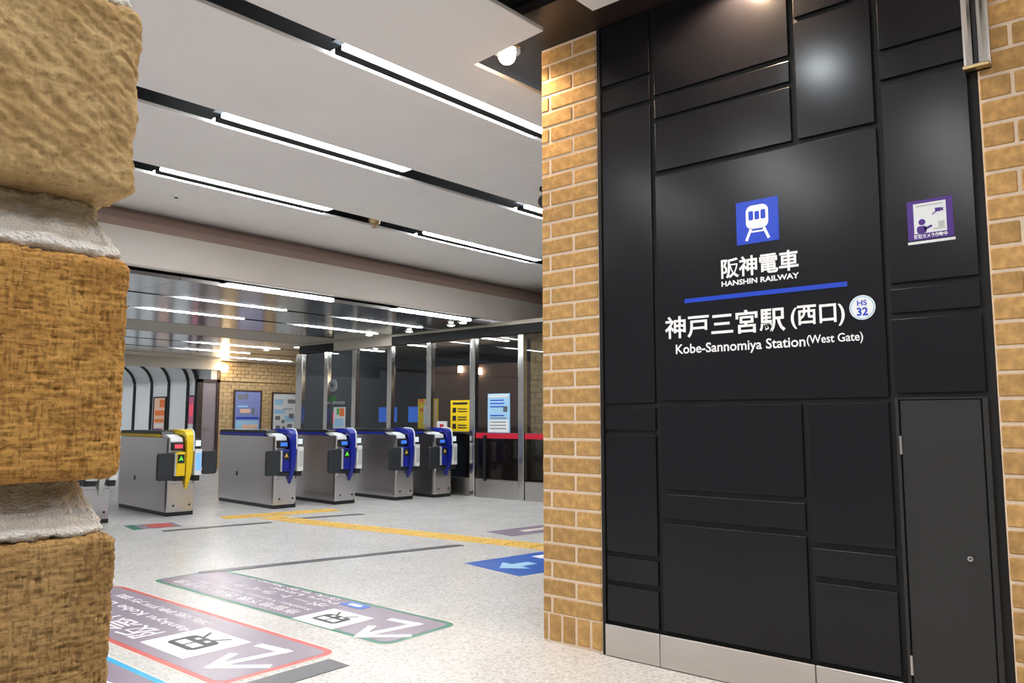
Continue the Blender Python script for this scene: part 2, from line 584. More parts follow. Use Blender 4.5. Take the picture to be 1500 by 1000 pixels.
# service door in the black wall
dr = obj('door_1', MB().box(3.487, 3.50, .532, .824, .012, 1.282), M['door'], bevel=.003)
tag(dr, 'narrow charcoal service door in the black wall', 'door', kind='structure')
obj('door_frame', MB().box(3.483, 3.50, .828, .842, 0, 1.288).box(3.483, 3.50, .508, .528, 0, 1.288).box(3.483, 3.50, .528, .828, 1.284, 1.290), M['door'], dr, bevel=.002)
for z in (1.06, .19):
    h = MB().cyl((3.484, .826, z), .006, .075, n=10)
    obj('hinge', h, M['steel'], dr)
tag(obj('door_lock', MB().cyl((3.474, .598, .668), .010, .014, axis=0, n=16).cyl((3.4725, .598, .668), .004, .002, axis=0, n=10, m=M['black']), M['chrome'], dr, smooth=True), 'small round chrome lock')

# ---- brick pillars beside the sign wall
_bm = {}
def brick_mesh(dx, dy, dz):
    k = (round(dx, 4), round(dy, 4), round(dz, 4))
    if k not in _bm:
        _bm[k] = MB().box(0, dx, 0, dy, 0, dz).mesh('brick', M['brick'], bevel=.004)
    return _bm[k]
PITCH, JT = .0945, .0155
def course(parent, z, h, cuts, x0=XF, depth=.11, j=JT):
    for a, b in cuts:
        o = link('brick', brick_mesh(depth, b - a - j, h - j), parent)
        o.location = (x0 + random.uniform(-.0012, .0012), a + j / 2 + random.uniform(-.001, .001), z + j / 2)
p1 = obj('brick_pillar', MB().box(3.487, 4.0, 2.29, 2.675, 0, 3.372), M['mortar'])
tag(p1, 'tan brick pillar between the concourse and the black wall', 'pillar', kind='structure')
course(p1, .004, .152, [(2.288, 2.366), (2.366, 2.459), (2.459, 2.552), (2.552, 2.642), (2.642, 2.683)], x0=XF)
row = 0
z = .150
while z < 3.36:
    h = min(PITCH, 3.378 - z)
    if row % 2 == 0:
        course(p1, z, h, [(2.287, 2.618), (2.618, 2.684)])
    else:
        course(p1, z, h, [(2.287, 2.456), (2.456, 2.684)])
    for a, b in (((3.60, 3.80), (3.80, 4.0)) if row % 2 else ((3.60, 3.70), (3.70, 3.90), (3.90, 4.0))):   # the end of the pillar
        o = link('brick', brick_mesh(b - a - JT, .10, h - JT), p1)
        o.location = (a + JT / 2, 2.583, z + JT / 2)
    row += 1
    z += PITCH
p2 = obj('brick_pillar', MB().box(3.480, 4.0, -1.2, .474, 0, 3.372), M['mortar'])
tag(p2, 'tan brick pillar to the right of the service door', 'pillar', kind='structure')
z = 1.577 - .098 * 16
row = 0
while z < 3.36:
    h = min(.098, 3.378 - z)
    y = .476
    cuts = []
    ln = .118 if (row % 2) else .225
    while y > -1.15:
        cuts.append((y - ln, y))
        y -= ln
        ln = .225
    course(p2, z, h, cuts, x0=3.474, depth=.10, j=.014)
    row += 1
    z += .098

# ---- close brick pillar at the left edge of the view
PX, PY = .1222, .277
p3 = obj('brick_pillar', MB().box(-.45, PX - .028, PY + .036, .80, 0, 3.30), M['mortar_close'])
tag(p3, 'rough brick pillar close up at the left edge', 'pillar', kind='structure')

def rough_mesh(x0, x1, y0, y1, z0, z1, r, fn, m, nx, nz, ny, dense, name='brick'):
    """Rounded block whose skin is pushed in and out by fn(point, normal); grid denser near x1."""
    def ax(a, b, n, d=1.0):
        t = np.linspace(0, 1, n)
        t = 1 - (1 - t) ** d
        return a + (b - a) * t
    X, Y, Z_ = ax(x0, x1, nx, dense), ax(y0, y1, ny), ax(z0, z1, nz)
    grids = []
    for (U, V, f) in ((X, Z_, lambda u, v: (u, y0, v)), (X, Z_, lambda u, v: (u, y1, v)), (Y, Z_, lambda u, v: (x1, u, v)),
                      (Y, Z_, lambda u, v: (x0, u, v)), (X, Y, lambda u, v: (u, v, z1)), (X, Y, lambda u, v: (u, v, z0))):
        grids.append((U, V, f))
    bm = bmesh.new()
    for U, V, f in grids:
        vv = [[None] * len(V) for _ in U]
        for i, u in enumerate(U):
            for j, v in enumerate(V):
                p = Vector(f(u, v))
                c = Vector((min(max(p.x, x0 + r), x1 - r), min(max(p.y, y0 + r), y1 - r), min(max(p.z, z0 + r), z1 - r)))
                n = (p - c)
                n.normalize()
                q = c + n * r
                vv[i][j] = bm.verts.new(q + n * fn(q, n))
        for i in range(len(U) - 1):
            for j in range(len(V) - 1):
                bm.faces.new((vv[i][j], vv[i + 1][j], vv[i + 1][j + 1], vv[i][j + 1]))
    bmesh.ops.remove_doubles(bm, verts=bm.verts, dist=1e-5)
    bmesh.ops.recalc_face_normals(bm, faces=bm.faces)
    for fc in bm.faces:
        fc.smooth = True
    me = bpy.data.meshes.new(name)
    bm.to_mesh(me)
    bm.free()
    me.materials.append(m)
    return me
def fb(p, s, o=3):
    return noise.fractal(p * s, 1.0, 2.0, o)
def rock(seed):      # torn, lumpy face with slanting ridges
    off = Vector((seed, seed * 2.3, seed * .7))
    def fn(p, n):
        q = p + off
        d = p.z * .8 + p.x * .6
        v = .0011 * fb(q, 60, 3)
        v += .0007 * noise.noise(Vector((d * 420, (p.x - p.z) * 90, seed)))
        v += .0006 * fb(q, 330, 2)
        c = noise.noise(q * 75 + Vector((3, 1, 2)))
        v -= .0022 * max(0, .10 - abs(c)) * 6 * max(0, noise.noise(q * 40) + .1)
        return v
    return fn
def woven(seed, wob=.6):   # dragged texture in fine vertical and level lines
    off = Vector((seed, seed * 1.7, seed * .4))
    def fn(p, n):
        q = p + off
        v = .0006 * fb(q, 50, 2)
        a = noise.noise(Vector((q.x * 900, q.y * 500, q.z * 160)))
        b = noise.noise(Vector((q.x * 160, q.y * 160, q.z * 1050)))
        v += .0005 * a + .0005 * b
        v -= .0014 * max(0, a * b) * 3 * wob
        v += .0003 * fb(q, 500, 1)
        return v
    return fn
hi = dict(nx=170, nz=130, ny=40, dense=2.6)
for z0, z1, fn, mm in ((1.2790, 1.3495, rock(1.3), 'rock1'), (1.1800, 1.2565, woven(2.1), 'rock2'), (1.0850, 1.1615, woven(5.7, .9), 'rock3')):
    link('brick', rough_mesh(PX - .214, PX, PY, PY + .10, z0, z1, .0045, fn, M[mm], **hi), p3)
lo = dict(nx=60, nz=32, ny=24, dense=1.4)
proto = [rough_mesh(0, .214, 0, .10, 0, .077, .004, rock(9.1), M['rock1'], **lo), rough_mesh(0, .214, 0, .10, 0, .077, .004, woven(11.3), M['rock2'], **lo),
         rough_mesh(0, .214, 0, .10, 0, .077, .004, woven(14.9, 1), M['rock3'], **lo)]
k = 0
zs = [1.3680 + .0955 * i for i in range(20)] + [1.0850 - .0955 * i for i in range(1, 12)]
for z in zs + [1.2790, 1.1800, 1.0850]:
    if z not in (1.2790, 1.1800, 1.0850):
        link('brick', proto[k % 3], p3, (PX - .214, PY, z))
        k += 1
    link('brick', proto[(k + 1) % 3], p3, (PX - .214 - .232, PY, z))
    k += 1
# mortar joints: sunk at the top, swelling out at the foot, which is coloured white as if lit
def mortar_fn(seed):
    def fn(p, n):
        return .0016 * fb(p + Vector((seed, 0, 0)), 130, 4) + .0008 * fb(p, 500, 2)
    return fn
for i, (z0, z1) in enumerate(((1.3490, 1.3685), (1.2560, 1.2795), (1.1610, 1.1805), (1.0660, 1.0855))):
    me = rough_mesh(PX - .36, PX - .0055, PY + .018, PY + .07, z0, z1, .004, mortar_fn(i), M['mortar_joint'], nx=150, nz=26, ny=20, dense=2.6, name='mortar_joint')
    for v in me.vertices:
        t = (z1 - v.co.z) / (z1 - z0)
        if v.co.y < PY + .04:
            v.co.y -= .015 * max(0, min(1, t * 1.45 - .30))
        if v.co.x > PX - .03:
            v.co.x += .004 * max(0, min(1, t * 1.4 - .4))
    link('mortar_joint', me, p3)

# ---- far brick wall, door, white ribbed passage
wb = obj('wall_back', MB().box(10.19, 13.6, 18.03, 18.3, 0, 2.78), M['mortar'])
tag(wb, 'tan brick wall behind the ticket gates', 'wall', kind='structure')
b = MB()
r_ = 0
z = 0
while z < 2.64:
    x = 10.19 - (.11 if r_ % 2 else 0)
    while x < 13.5:
        a, c = max(x + .005, 10.19), min(x + .215, 13.5)
        pr = .06 if z > 2.16 else 0
        b.box(a, c, 18.0 - pr + random.uniform(0, .006), 18.04, z + .005, z + .0895)
        x += .22
    z += .0945
    r_ += 1
tag(obj('bricks', b, M['brick_far'], wb), kind='stuff')
dl = obj('door_2', MB().box(9.74, 10.10, 17.98, 18.03, 0, 2.12), M['mauve'])
tag(dl, 'mauve door leaf in a brown frame left of the far brick wall', 'door', kind='structure')
obj('door_frame', MB().box(9.66, 9.74, 17.95, 18.08, 0, 2.2).box(10.10, 10.18, 17.95, 18.08, 0, 2.2).box(9.66, 10.18, 17.95, 18.08, 2.12, 2.2), M['doorframe'], dl)
obj('door_handle', MB().tube([(9.79, 17.97, 1.0), (9.79, 17.93, 1.0), (9.90, 17.93, 1.0)], .012), M['chrome'], dl)
tag(obj('trim_3', MB().box(3, 10.2, 17.95, 18.15, 2.44, 2.80), M['matte']), 'beige lintel over the opening to the white passage', 'lintel', kind='structure')
wl = obj('wall_passage', MB().box(10.02, 10.18, 18.1, 33, 0, 3.0), M['rwhite'])
wl.name = 'wall_far'
tag(wl, 'white curved passage wall with black ribs beyond the gates', 'wall', kind='structure')
RIB = [18.72, 19.15, 20.16, 21.12, 22.14, 23.2, 24.3, 25.5]
def arc(rad, n=8, top=2.12, xw=10.0):
    return [(xw, top - 2.2)] + [(xw - rad + rad * math.cos(R(90 * i / n)), top + rad * math.sin(R(90 * i / n))) for i in range(n + 1)]
for i, y in enumerate(RIB):
    prof = [(xw_, max(z_, 0.02)) for xw_, z_ in arc(.62)]
    obj('rib', MB().tube([(x_ - .02, y, z_) for x_, z_ in prof] + [(8.2, y, 2.74)], .045, n=6), M['rib'], wl)
    if i + 1 < len(RIB):
        y1 = RIB[i + 1]
        pl = arc(.62)
        q = MB()
        pts = [(p[0], max(p[1], .02)) for p in pl] + [(8.2, 2.74)]
        vs = [(x_, y, z_) for x_, z_ in pts] + [(x_, y1, z_) for x_, z_ in pts] + [(x_ + .02, y, z_ + .005) for x_, z_ in pts] + [(x_ + .02, y1, z_ + .005) for x_, z_ in pts]
        n = len(pts)
        fs = [(j, j + 1, n + j + 1, n + j) for j in range(n - 1)] + [(2 * n + j, 3 * n + j, 3 * n + j + 1, 2 * n + j + 1) for j in range(n - 1)]
        obj('curved_panel', q.add(vs, fs), M['rwhite'], wl)
tag(obj('ceiling', MB().box(3, 10.1, 18.16, 27.5, 3.005, 3.06), M['rwhite']), 'white ceiling of the ribbed passage', 'ceiling', kind='structure')
tag(obj('wall_end', MB().box(3, 10.2, 27.5, 27.6, 0, 3.0), M['rwhite']), 'white end wall of the passage', 'wall', kind='structure')

# ================================================================== WALL SIGN
sg = thing('station_sign', 'large square black station name board with blue train emblem and white lettering', 'sign', (XF, 1.3985, 1.297))
o = obj('sign_board', MB().box(0, .018, -.5365, .5365, 0, 1.158), M['panel'], sg, bevel=.003, seg=2)
def sp(y, z):   # sign-local print matrix
    return wallm(-.0008, y - 1.3985, z - 1.297)
flat('emblem', [rc(-.102, -.103, .102, .103)], M['signblue'], sg, sp(1.399, 2.131))
E0 = (1.399, 2.131)
tr = [rrect(-.054, -.035, .054, .078, .03)]
tr += stroke([(-.032, -.036), (-.052, -.082)], .013) + stroke([(.032, -.036), (.052, -.082)], .013) + [rc(-.030, -.052, .030, -.044)]
flat('train_symbol', tr, M['ink'], sg, sp(*E0), th=.002, base=.0012)
flat('train_windows', [rrect(-.041, .008, -.018, .052, .006, 3), rrect(-.011, .008, .011, .048, .004, 3), rrect(.018, .008, .041, .052, .006, 3)], M['signblue'], sg, sp(*E0), th=.0026, base=.002)
text('lettering', '阪神電車', .372, .098, M['ink'], sg, sp(1.399, 1.924), .022)
text('lettering', 'HANSHIN RAILWAY', .372, .026, M['ink'], sg, sp(1.399, 1.851), .03)
flat('blue_line', [rc(-.3875, -.0105, .3875, .0105)], M['signblue'], sg, sp(1.395, 1.788))
text('lettering', '神戸三宮駅', .612, .114, M['ink'], sg, sp(1.588, 1.660), .019)
text('lettering', '(西口)', .235, .104, M['ink'], sg, sp(1.140, 1.660), .022)
text('lettering', 'Kobe-Sannomiya Station', .640, .062, M['ink'], sg, sp(1.516, 1.543), .016)
text('lettering', '(West Gate)', .238, .050, M['ink'], sg, sp(1.071, 1.551), .014)
circ = [(.053 * math.cos(R(a)), .053 * math.sin(R(a))) for a in range(0, 360, 12)]
flat('number_disc', [circ], M['ink'], sg, sp(.950, 1.679))
ring = [(.0475 * math.cos(R(a)), .0475 * math.sin(R(a))) for a in range(0, 360, 12)]
rg = MB()
for a, b2 in zip(range(0, 360, 12), range(12, 372, 12)):
    rg.prism([(.045 * math.cos(R(a)), .045 * math.sin(R(a))), (.049 * math.cos(R(a)), .049 * math.sin(R(a))), (.049 * math.cos(R(b2)), .049 * math.sin(R(b2))), (.045 * math.cos(R(b2)), .045 * math.sin(R(b2)))], .0012, .002)
obj('disc_ring', rg, M['cyan'], sg, mtx=sp(.950, 1.679))
text('lettering', 'HS', .040, .024, M['signblue'], sg, sp(.950, 1.699), .02, .0022)
text('lettering', '32', .046, .036, M['signblue'], sg, sp(.950, 1.661), .03, .0022)

# security sticker
st = thing('security_sticker', 'small purple and white camera notice sticker on the black wall', 'sticker', (XF, .673, 2.015))
def kp(y, z):
    return wallm(-.0008, y, z)
flat('sheet', [rc(-.084, -.078, .084, .088)], M['purple'], st, kp(0, 0))
flat('white_field', [rc(-.060, -.052, .060, .074)], M['white'], st, kp(0, 0), .002, .0012)
pic = [[(x - .030, y - .005) for x, y in [(.013 * math.cos(R(a)), .013 * math.sin(R(a))) for a in range(0, 360, 20)]], rrect(-.050, -.052, -.014, -.021, .010, 4)] + stroke([(-.018, -.034), (.002, -.026)], .009)
flat('person_symbol', pic, M['purple'], st, kp(0, 0), .0026, .002)
flat('camera_symbol', [rc(.020, .030, .042, .046), [(.042, .034), (.050, .030), (.050, .046), (.042, .042)]] + stroke([(.010, .022), (.022, .030)], .004), M['purple'], st, kp(0, 0), .0026, .002)
for q_ in (rc(-.050, .060, .050, .066), rc(.030, -.036, .052, -.010), rc(.012, -.042, .054, -.037)):
    flat('print', [q_], M['lgrey'], st, kp(0, 0), .0026, .002)
text('lettering', '防犯カメラ作動中', .122, .018, M['ink'], st, kp(0, -.064), .02, .0022)
flat('white_strip', [rc(-.086, -.094, .088, -.083)], M['white'], st, kp(0, 0))

# steel shutter guide high on the right
sr = thing('shutter_guide', 'polished steel double shutter guide ending above the service door', 'guide rail', (3.44, .470, 2.585))
for y in (-.036, .008):
    prof = [(.02, y), (-.012, y + .003), (-.018, y + .014), (-.012, y + .026), (.02, y + .029)]
    obj('steel_channel', MB().prism(prof, .012, .785), M['chrome'], sr, smooth=True)
obj('slot', MB().box(.0, .02, -.006, .008, .012, .785), M['black'], sr)
obj('mounting_plate', MB().box(.018, .034, -.046, .046, .0, .785), M['steel'], sr)
tag(obj('end_cap', MB().box(-.020, .034, -.046, .046, 0, .014), M['brass'], sr, bevel=.002), 'brownish metal end cap')

# ================================================================== CEILING LIGHTS AND FITTINGS
def linear_light(slot, x0, x1, label):
    a, b_, k = SL[slot]
    xm = (x0 + x1) / 2
    t = thing('linear_ceiling_light', label, 'ceiling light', (xm, sy((a + b_) / 2, k, xm), ZC), -math.atan(k), 'linear lights in the ceiling slots')
    w_ = (b_ - a) / 2
    l = (x1 - x0) / 2
    obj('housing', MB().box(-l, l, -w_ + .004, w_ - .004, .085, .13), M['dgrey'], t)
    obj('gap_mask', MB().box(-l, l, -.14 * w_, .64 * w_, -.002, .03), M['gap'], t)  # black strip added so the gap between the glowing strips stays dark
    obj('glow_strip', MB().box(-l, l, -w_ + .004, -.14 * w_, .004, .03), M['tube'], t)
    obj('glow_strip', MB().box(-l, l, w_ - .36 * w_, w_ - .004, .004, .03), M['tube'], t)  # no lamp: this glow stands in for the lit far slot face
    return t
linear_light(5, 2.63, 4.40, 'linear light in the ceiling slot, largest and brightest pair beside the brick pillar')
linear_light(5, -.53, 1.10, 'linear light of the first full slot, left of the view')
linear_light(6, 2.72, 4.35, 'linear light in the second slot, the whole pair in the middle of the ceiling')
linear_light(6, 5.88, 7.5, 'linear light in the second slot, mostly hidden behind the brick pillar')
linear_light(6, -.44, 1.2, 'linear light of the second slot, left of the view')
linear_light(7, 3.0, 4.69, 'linear light in the third slot, long pair starting at the close pillar')
linear_light(7, 5.99, 8.0, 'linear light in the third slot, right of the brass sprinkler')
linear_light(7, -.2, 1.5, 'linear light of the third slot, left of the view')
linear_light(4, -.55, 1.1, 'linear light of the slot above the camera, left')
linear_light(3, -.1, 1.0, 'linear light of the slot overhead, near the black wall')
linear_light(3, -1.9, -.25, 'linear light of the slot overhead, far left')
linear_light(2, -.55, 1.1, 'linear light of the first slot behind the camera')
linear_light(1, .6, 2.3, 'linear light of the second slot behind the camera')

def strip(x0, x1, y, label, rz=0):
    xm = (x0 + x1) / 2
    t = thing('strip_light', label, 'ceiling light', (xm, y, ZF), rz, 'strip lights in the metal ceiling')
    l = (x1 - x0) / 2
    obj('housing', MB().box(-l, l, -.04, .04, .03, .09), M['dgrey'], t)
    obj('glow_strip', MB().box(-l, l, -.030, .030, -.004, .03), M['tube_far'], t)
for ri, (y, nm, y2) in enumerate(((7.88, 'nearest', 7.88), (9.05, 'second', 9.05), (10.28, 'third', 10.28))):
    strip(4.50 + .12 * ri, 5.94 + .11 * ri, y, 'strip light in the metal ceiling, %s row from the beam, left one' % nm)
    strip(7.02 + .10 * ri, 8.46 + .12 * ri, y2, 'strip light in the metal ceiling, %s row from the beam, right one' % nm)
strip(7.5, 9.3, 14.11, 'strip light in the far metal ceiling, nearest of the three by the lamp')
strip(8.0, 9.5, 15.55, 'strip light in the far metal ceiling, middle of the three by the lamp')
strip(9.6, 11.5, 16.92, 'strip light along the top of the far brick wall')

for i, y in enumerate((19.6, 22.0, 24.4)):  # unseen light bars added to brighten the passage
    t = thing('passage_fill_light', ['added fill light bar in the passage ceiling, nearest the door', 'added fill light bar in the passage ceiling, middle', 'added fill light bar in the passage ceiling, farthest'][i], 'ceiling light', (7.6, y, 2.945), 0, 'added fill bars in the passage')
    obj('housing', MB().box(-.08, .08, -.8, .8, -.01, .06), M['white'], t)
    obj('glow_strip', MB().box(-.06, .06, -.78, .78, -.02, -.01), M['tube_far'], t)

def downlight(x, y, z, label, m='cool', r=.055):
    t = thing('downlight', label, 'ceiling light', (x, y, z), 0, 'round downlights')
    obj('rim', MB().cyl((0, 0, -.012), r * 1.35, .012, n=24, r2=r * 1.45), M['chrome'], t, smooth=True)
    obj('lens', MB().cyl((0, 0, -.020), r * .7, .010, n=24, r2=r), M[m], t, smooth=True)
    return t
for x, y, lb in ((8.44, 7.25, 'beside the beam and the brick pillar'),): pass
for x, y, lb in ((8.50, 7.30 + .75, 'round downlight nearest the beam, above the glass office'), (8.62, 8.42, 'round downlight over the third glass pane'), (8.78, 9.55, 'round downlight over the fourth glass pane'),
                 (8.70, 10.48, 'round downlight at the far end of the glass office row'), (9.25, 13.40, 'round downlight at the matte band, right of two'), (9.20, 14.42, 'round downlight at the matte band, left of two')):
    downlight(x, y, ZF, lb, r=.06)

def spot(loc, energy, color, size=.04, ang=120, blend=.7, rot=(0, 0, 0)):
    l = bpy.data.lights.new('spot', 'SPOT')
    l.energy = energy
    l.color = color
    l.spot_size = R(ang)
    l.spot_blend = blend
    l.shadow_soft_size = size
    o = bpy.data.objects.new('lamp_light', l)
    COL.objects.link(o)
    o.location = loc
    o.rotation_euler = rot
    return o
def warm_downlight(x, y, label, e=26, bulb=True):
    t = downlight(x, y, 3.375, label, 'warm', r=.060)
    if bulb:
        bm = bmesh.new()
        bmesh.ops.create_uvsphere(bm, u_segments=20, v_segments=10, radius=.052)
        bmesh.ops.translate(bm, vec=(0, 0, -.035), verts=bm.verts)
        me = bpy.data.meshes.new('bulb')
        bm.to_mesh(me)
        bm.free()
        me.materials.append(M['warm'])
        link('bulb', me, t)
    s = spot((0, 0, -.10 if bulb else -.03), e, (1, .72, .46), ang=165, blend=.5)
    s.parent = t
warm_downlight(3.35, 2.83, 'warm round downlight in the dark soffit by the brick pillar', 45)
warm_downlight(3.38, 1.40, 'warm round downlight in the dark soffit over the black wall', 130, False)
warm_downlight(3.30, .0, 'warm round downlight over the right brick pillar, outside the view', 6, False)
tl = downlight(2.39, 1.42, ZC, 'large cool white downlight in the ceiling panel before the black wall', 'strong', r=.09)
s = spot((0, 0, -.03), 30, (.9, .96, 1))
s.parent = tl
for x, y in ((1.6, .2), (.2, -1.0), (2.2, -1.2)):
    t = downlight(x, y, ZC, 'warm downlight in the near ceiling at x %.1f' % x, 'warm', r=.05)
    t['label'] = 'warm round downlight in the ceiling above the viewer, %s' % {1.6: 'overhead', .2: 'behind on the left, added to light the close pillar', 2.2: 'behind on the right'}[x]
    s = spot((0, 0, -.03), 52 if y == -1.0 else 8, (1, .86, .70))  # unseen lamp behind on the left is added to light the close pillar
    s.parent = t
# sprinkler, speaker, camera
sk = thing('sprinkler', 'small brass sprinkler head in the third ceiling slot', 'sprinkler', (5.307, 6.34, ZC))
obj('cup', MB().cyl((0, 0, -.012), .055, .05, n=16, r2=.07).cyl((0, 0, .03), .02, .11, n=10), M['brass'], sk, smooth=True)
obj('stem', MB().cyl((0, 0, -.045), .014, .04, n=10), M['brass'], sk)
obj('deflector', MB().cyl((0, 0, -.050), .035, .006, n=16), M['brass'], sk)
spk = thing('ceiling_speaker', 'tiny round ceiling fitting on the last white panel', 'speaker', (3.461, 7.017, ZC))
obj('ring', MB().cyl((0, 0, -.008), .045, .008, n=20, r2=.05), M['white'], spk, smooth=True)
obj('grille', MB().cyl((0, 0, -.014), .018, .008, n=14), M['black'], spk)
cc = thing('security_camera', 'small grey dome camera hanging at the edge of the brick pillar', 'camera', (5.46, 4.16, ZC))
obj('mount', MB().cyl((0, 0, -.03), .05, .03, n=18), M['dgrey'], cc, smooth=True)
obj('stem', MB().cyl((0, 0, -.08), .018, .06, n=10), M['dgrey'], cc)
dm = bmesh.new()
bmesh.ops.create_uvsphere(dm, u_segments=18, v_segments=10, radius=.065)
bmesh.ops.translate(dm, vec=(0, 0, -.13), verts=dm.verts)
for f_ in dm.faces: f_.smooth = True
me = bpy.data.meshes.new('dome')
dm.to_mesh(me)
me.materials.append(M['dgrey'])
link('dome', me, cc)

# warm wall lamp on the corner of the far brick wall
wlm = thing('wall_lamp', 'glowing warm lamp on the corner of the far brick wall', 'wall lamp', (10.22, 17.90, 2.46))
obj('bracket', MB().box(-.03, .03, .0, .10, -.03, .03), M['brass'], wlm)
dm = bmesh.new()
bmesh.ops.create_uvsphere(dm, u_segments=16, v_segments=10, radius=.10)  # sphere made oversize to stand in for the lamp's bloom
bmesh.ops.translate(dm, vec=(-.02, -.09, .02), verts=dm.verts)
for f_ in dm.faces: f_.smooth = True
me = bpy.data.meshes.new('glow_ball')
dm.to_mesh(me)
me.materials.append(M['warm'])
link('glow_ball', me, wlm)

# ================================================================== GLASS OFFICE
XG = 9.17
go = thing('glass_partition', 'glazed ticket office front with stainless posts and steel plinth', 'partition', (XG, 6.3, 0))
go['kind'] = 'structure'
PO = [6.35, 7.43, 8.43, 9.43, 10.43, 11.41, 12.25, 13.12]
for i, y in enumerate(PO):
    w_ = .055 if i < 7 else .10
    obj('post', MB().box(-.05, .05, y - 6.3 - w_, y - 6.3 + w_, 0, 2.51), M['chrome'], go, bevel=.01, seg=2)
    if i + 1 < len(PO):
        a, b_ = y - 6.3 + w_ + .004, PO[i + 1] - 6.3 - .065
        if i == 6: b_ -= .03
        obj('glass_pane', MB().box(-.006, .006, a, b_, 1.0, 2.49), M['glass'], go)
        obj('lower_pane', MB().box(-.006, .006, a, b_, .29, .98), M['tint'], go)
        obj('mid_rail', MB().box(-.02, .02, a, b_, .975, 1.005), M['chrome'], go)
        obj('plinth', MB().box(-.03, .03, a, b_, .0, .28), M['steel'], go)
        if i == 1 or i == 0:
            tag(obj('red_band', MB().box(-.026, -.008, a, b_, .915, .998), M['red'], go), 'red band across the glass')
tag(obj('header', MB().box(-.07, .07, 0, 4.05, 2.51, 2.66), M['gap'], go), 'black header beam')
tag(obj('header', MB().box(-.07, .07, 4.05, 5.7, 2.51, 2.66), M['matte'], go), 'beige header beam')
obj('header', MB().box(-.07, .07, 5.7, 6.8, 2.51, 2.66), M['gap'], go)
obj('pull_post', MB().box(-.07, -.03, 1.83, 1.87, .26, .96), M['black'], go)

tag(obj('wall_office', MB().box(12.3, 12.4, 5.8, 13.2, 0, 2.8).box(9.26, 12.3, 13.1, 13.2, 0, 2.8).box(9.1, 12.3, 5.8, 5.9, 0, 2.8), M['dark']), 'dark inner walls of the ticket office', 'wall', kind='structure').name = 'wall_inner'
oc = obj('ceiling', MB().box(9.1, 12.4, 5.8, 13.2, 2.66, 2.72), M['matte'])
tag(oc, 'beige ceiling inside the ticket office', 'ceiling', kind='structure')
tag(obj('trim_4', MB().box(10.9, 11.1, 7.6, 11.2, 0, 2.25), M['brown']), 'brown timber screen wall inside the ticket office', 'wall', kind='structure')
pier = obj('wall_pier', MB().box(9.42, 9.9, 6.6, 7.46, .30, 2.66), M['mortar'])
pier.name = 'wall_side'
tag(pier, 'narrow brick pier behind the glass beside the near pillar', 'pier', kind='structure')
b = MB()
z, r_ = .30, 0
while z < 2.56:
    y = 6.6 - (.11 if r_ % 2 else 0)
    while y < 7.46:
        b.box(9.405, 9.43, max(6.6, y + .005), min(y + .215, 7.46), z + .005, z + .0895)
        y += .22
    z += .0945
    r_ += 1
tag(obj('bricks', b, M['brick_far'], pier), kind='stuff')
for i, (y, z) in enumerate(((10.35, 2.12), (9.85, 2.06), (8.05, 1.93))):
    t = thing('wall_lamp', ['warm lamp inside the office, left of the pair', 'warm lamp inside the office, right of the pair', 'warm lamp inside the office behind the blue notice'][i], 'wall lamp', (10.86, y, z), 0, 'warm lamps inside the office')
    obj('shade', MB().cyl((0, 0, 0), .05, .12, n=14, r2=.04), M['warm'], t, smooth=True)
    obj('bracket', MB().cyl((0, 0, .06), .010, .05, axis=0, n=8), M['brass'], t)
for i, (x, y) in enumerate(((9.9, 7.6), (10.0, 8.6), (10.1, 9.6), (10.1, 10.8), (10.3, 12.2))):
    downlight(x, y, 2.66, 'small downlight inside the office, %s from the near pillar' % ('first', 'second', 'third', 'fourth', 'fifth')[i], r=.045)
for i, y in enumerate((7.4, 9.0, 10.9, 12.4)):
    t = thing('office_light', 'slim light bar on the office ceiling, %s from the near pillar' % ('first', 'second', 'third', 'fourth')[i], 'ceiling light', (10.1, y, 2.66), 0, 'light bars in the office')
    obj('housing', MB().box(-.6, .6, -.05, .05, -.03, 0), M['white'], t)
    obj('glow_strip', MB().box(-.58, .58, -.035, .035, -.042, -.03), M['tube_office'], t)
# office furniture seen through the glass
ct = thing('office_counter', 'long dark service counter inside the ticket office', 'counter', (10.2, 11.3, 0))
obj('body', MB().box(-.25, .25, -1.5, 1.5, 0, .95), M['dark'], ct)
obj('worktop', MB().box(-.30, .30, -1.55, 1.55, .95, .99), M['white'], ct)
for i, (y, lb) in enumerate(((10.75, 'first'), (11.6, 'second'))):
    t = thing('monitor', '%s computer monitor on the office counter behind the gates' % ('blue lit', 'second, further')[i], 'monitor', (10.15, y, .99), .2, 'office monitors')
    obj('base', MB().box(-.08, .08, -.1, .1, 0, .02), M['black'], t)
    obj('stand', MB().box(-.01, .03, -.03, .03, .02, .18), M['black'], t)
    obj('casing', MB().box(-.02, .03, -.24, .24, .15, .48), M['black'], t, bevel=.005)
    obj('screen', MB().box(-.024, -.02, -.22, .22, .17, .46), M['sblue'], t)
ck = thing('wall_clock', 'white round clock above the green sign behind the glass', 'clock', (9.24, 12.20, 1.86))
obj('case', MB().cyl((-.0, 0, 0), .12, .03, axis=0, n=28), M['white'], ck)
obj('dial', MB().cyl((-.004, 0, 0), .04, .004, axis=0, n=24), M['grey'], ck)
gs = thing('green_sign', 'small green and white direction sign under the clock', 'sign', (9.24, 12.13, 1.60))
obj('board', MB().box(0, .02, -.05, .16, -.04, .07), M['green'], gs)
obj('white_board', MB().box(0, .02, -.30, .06, -.10, -.045), M['white'], gs)

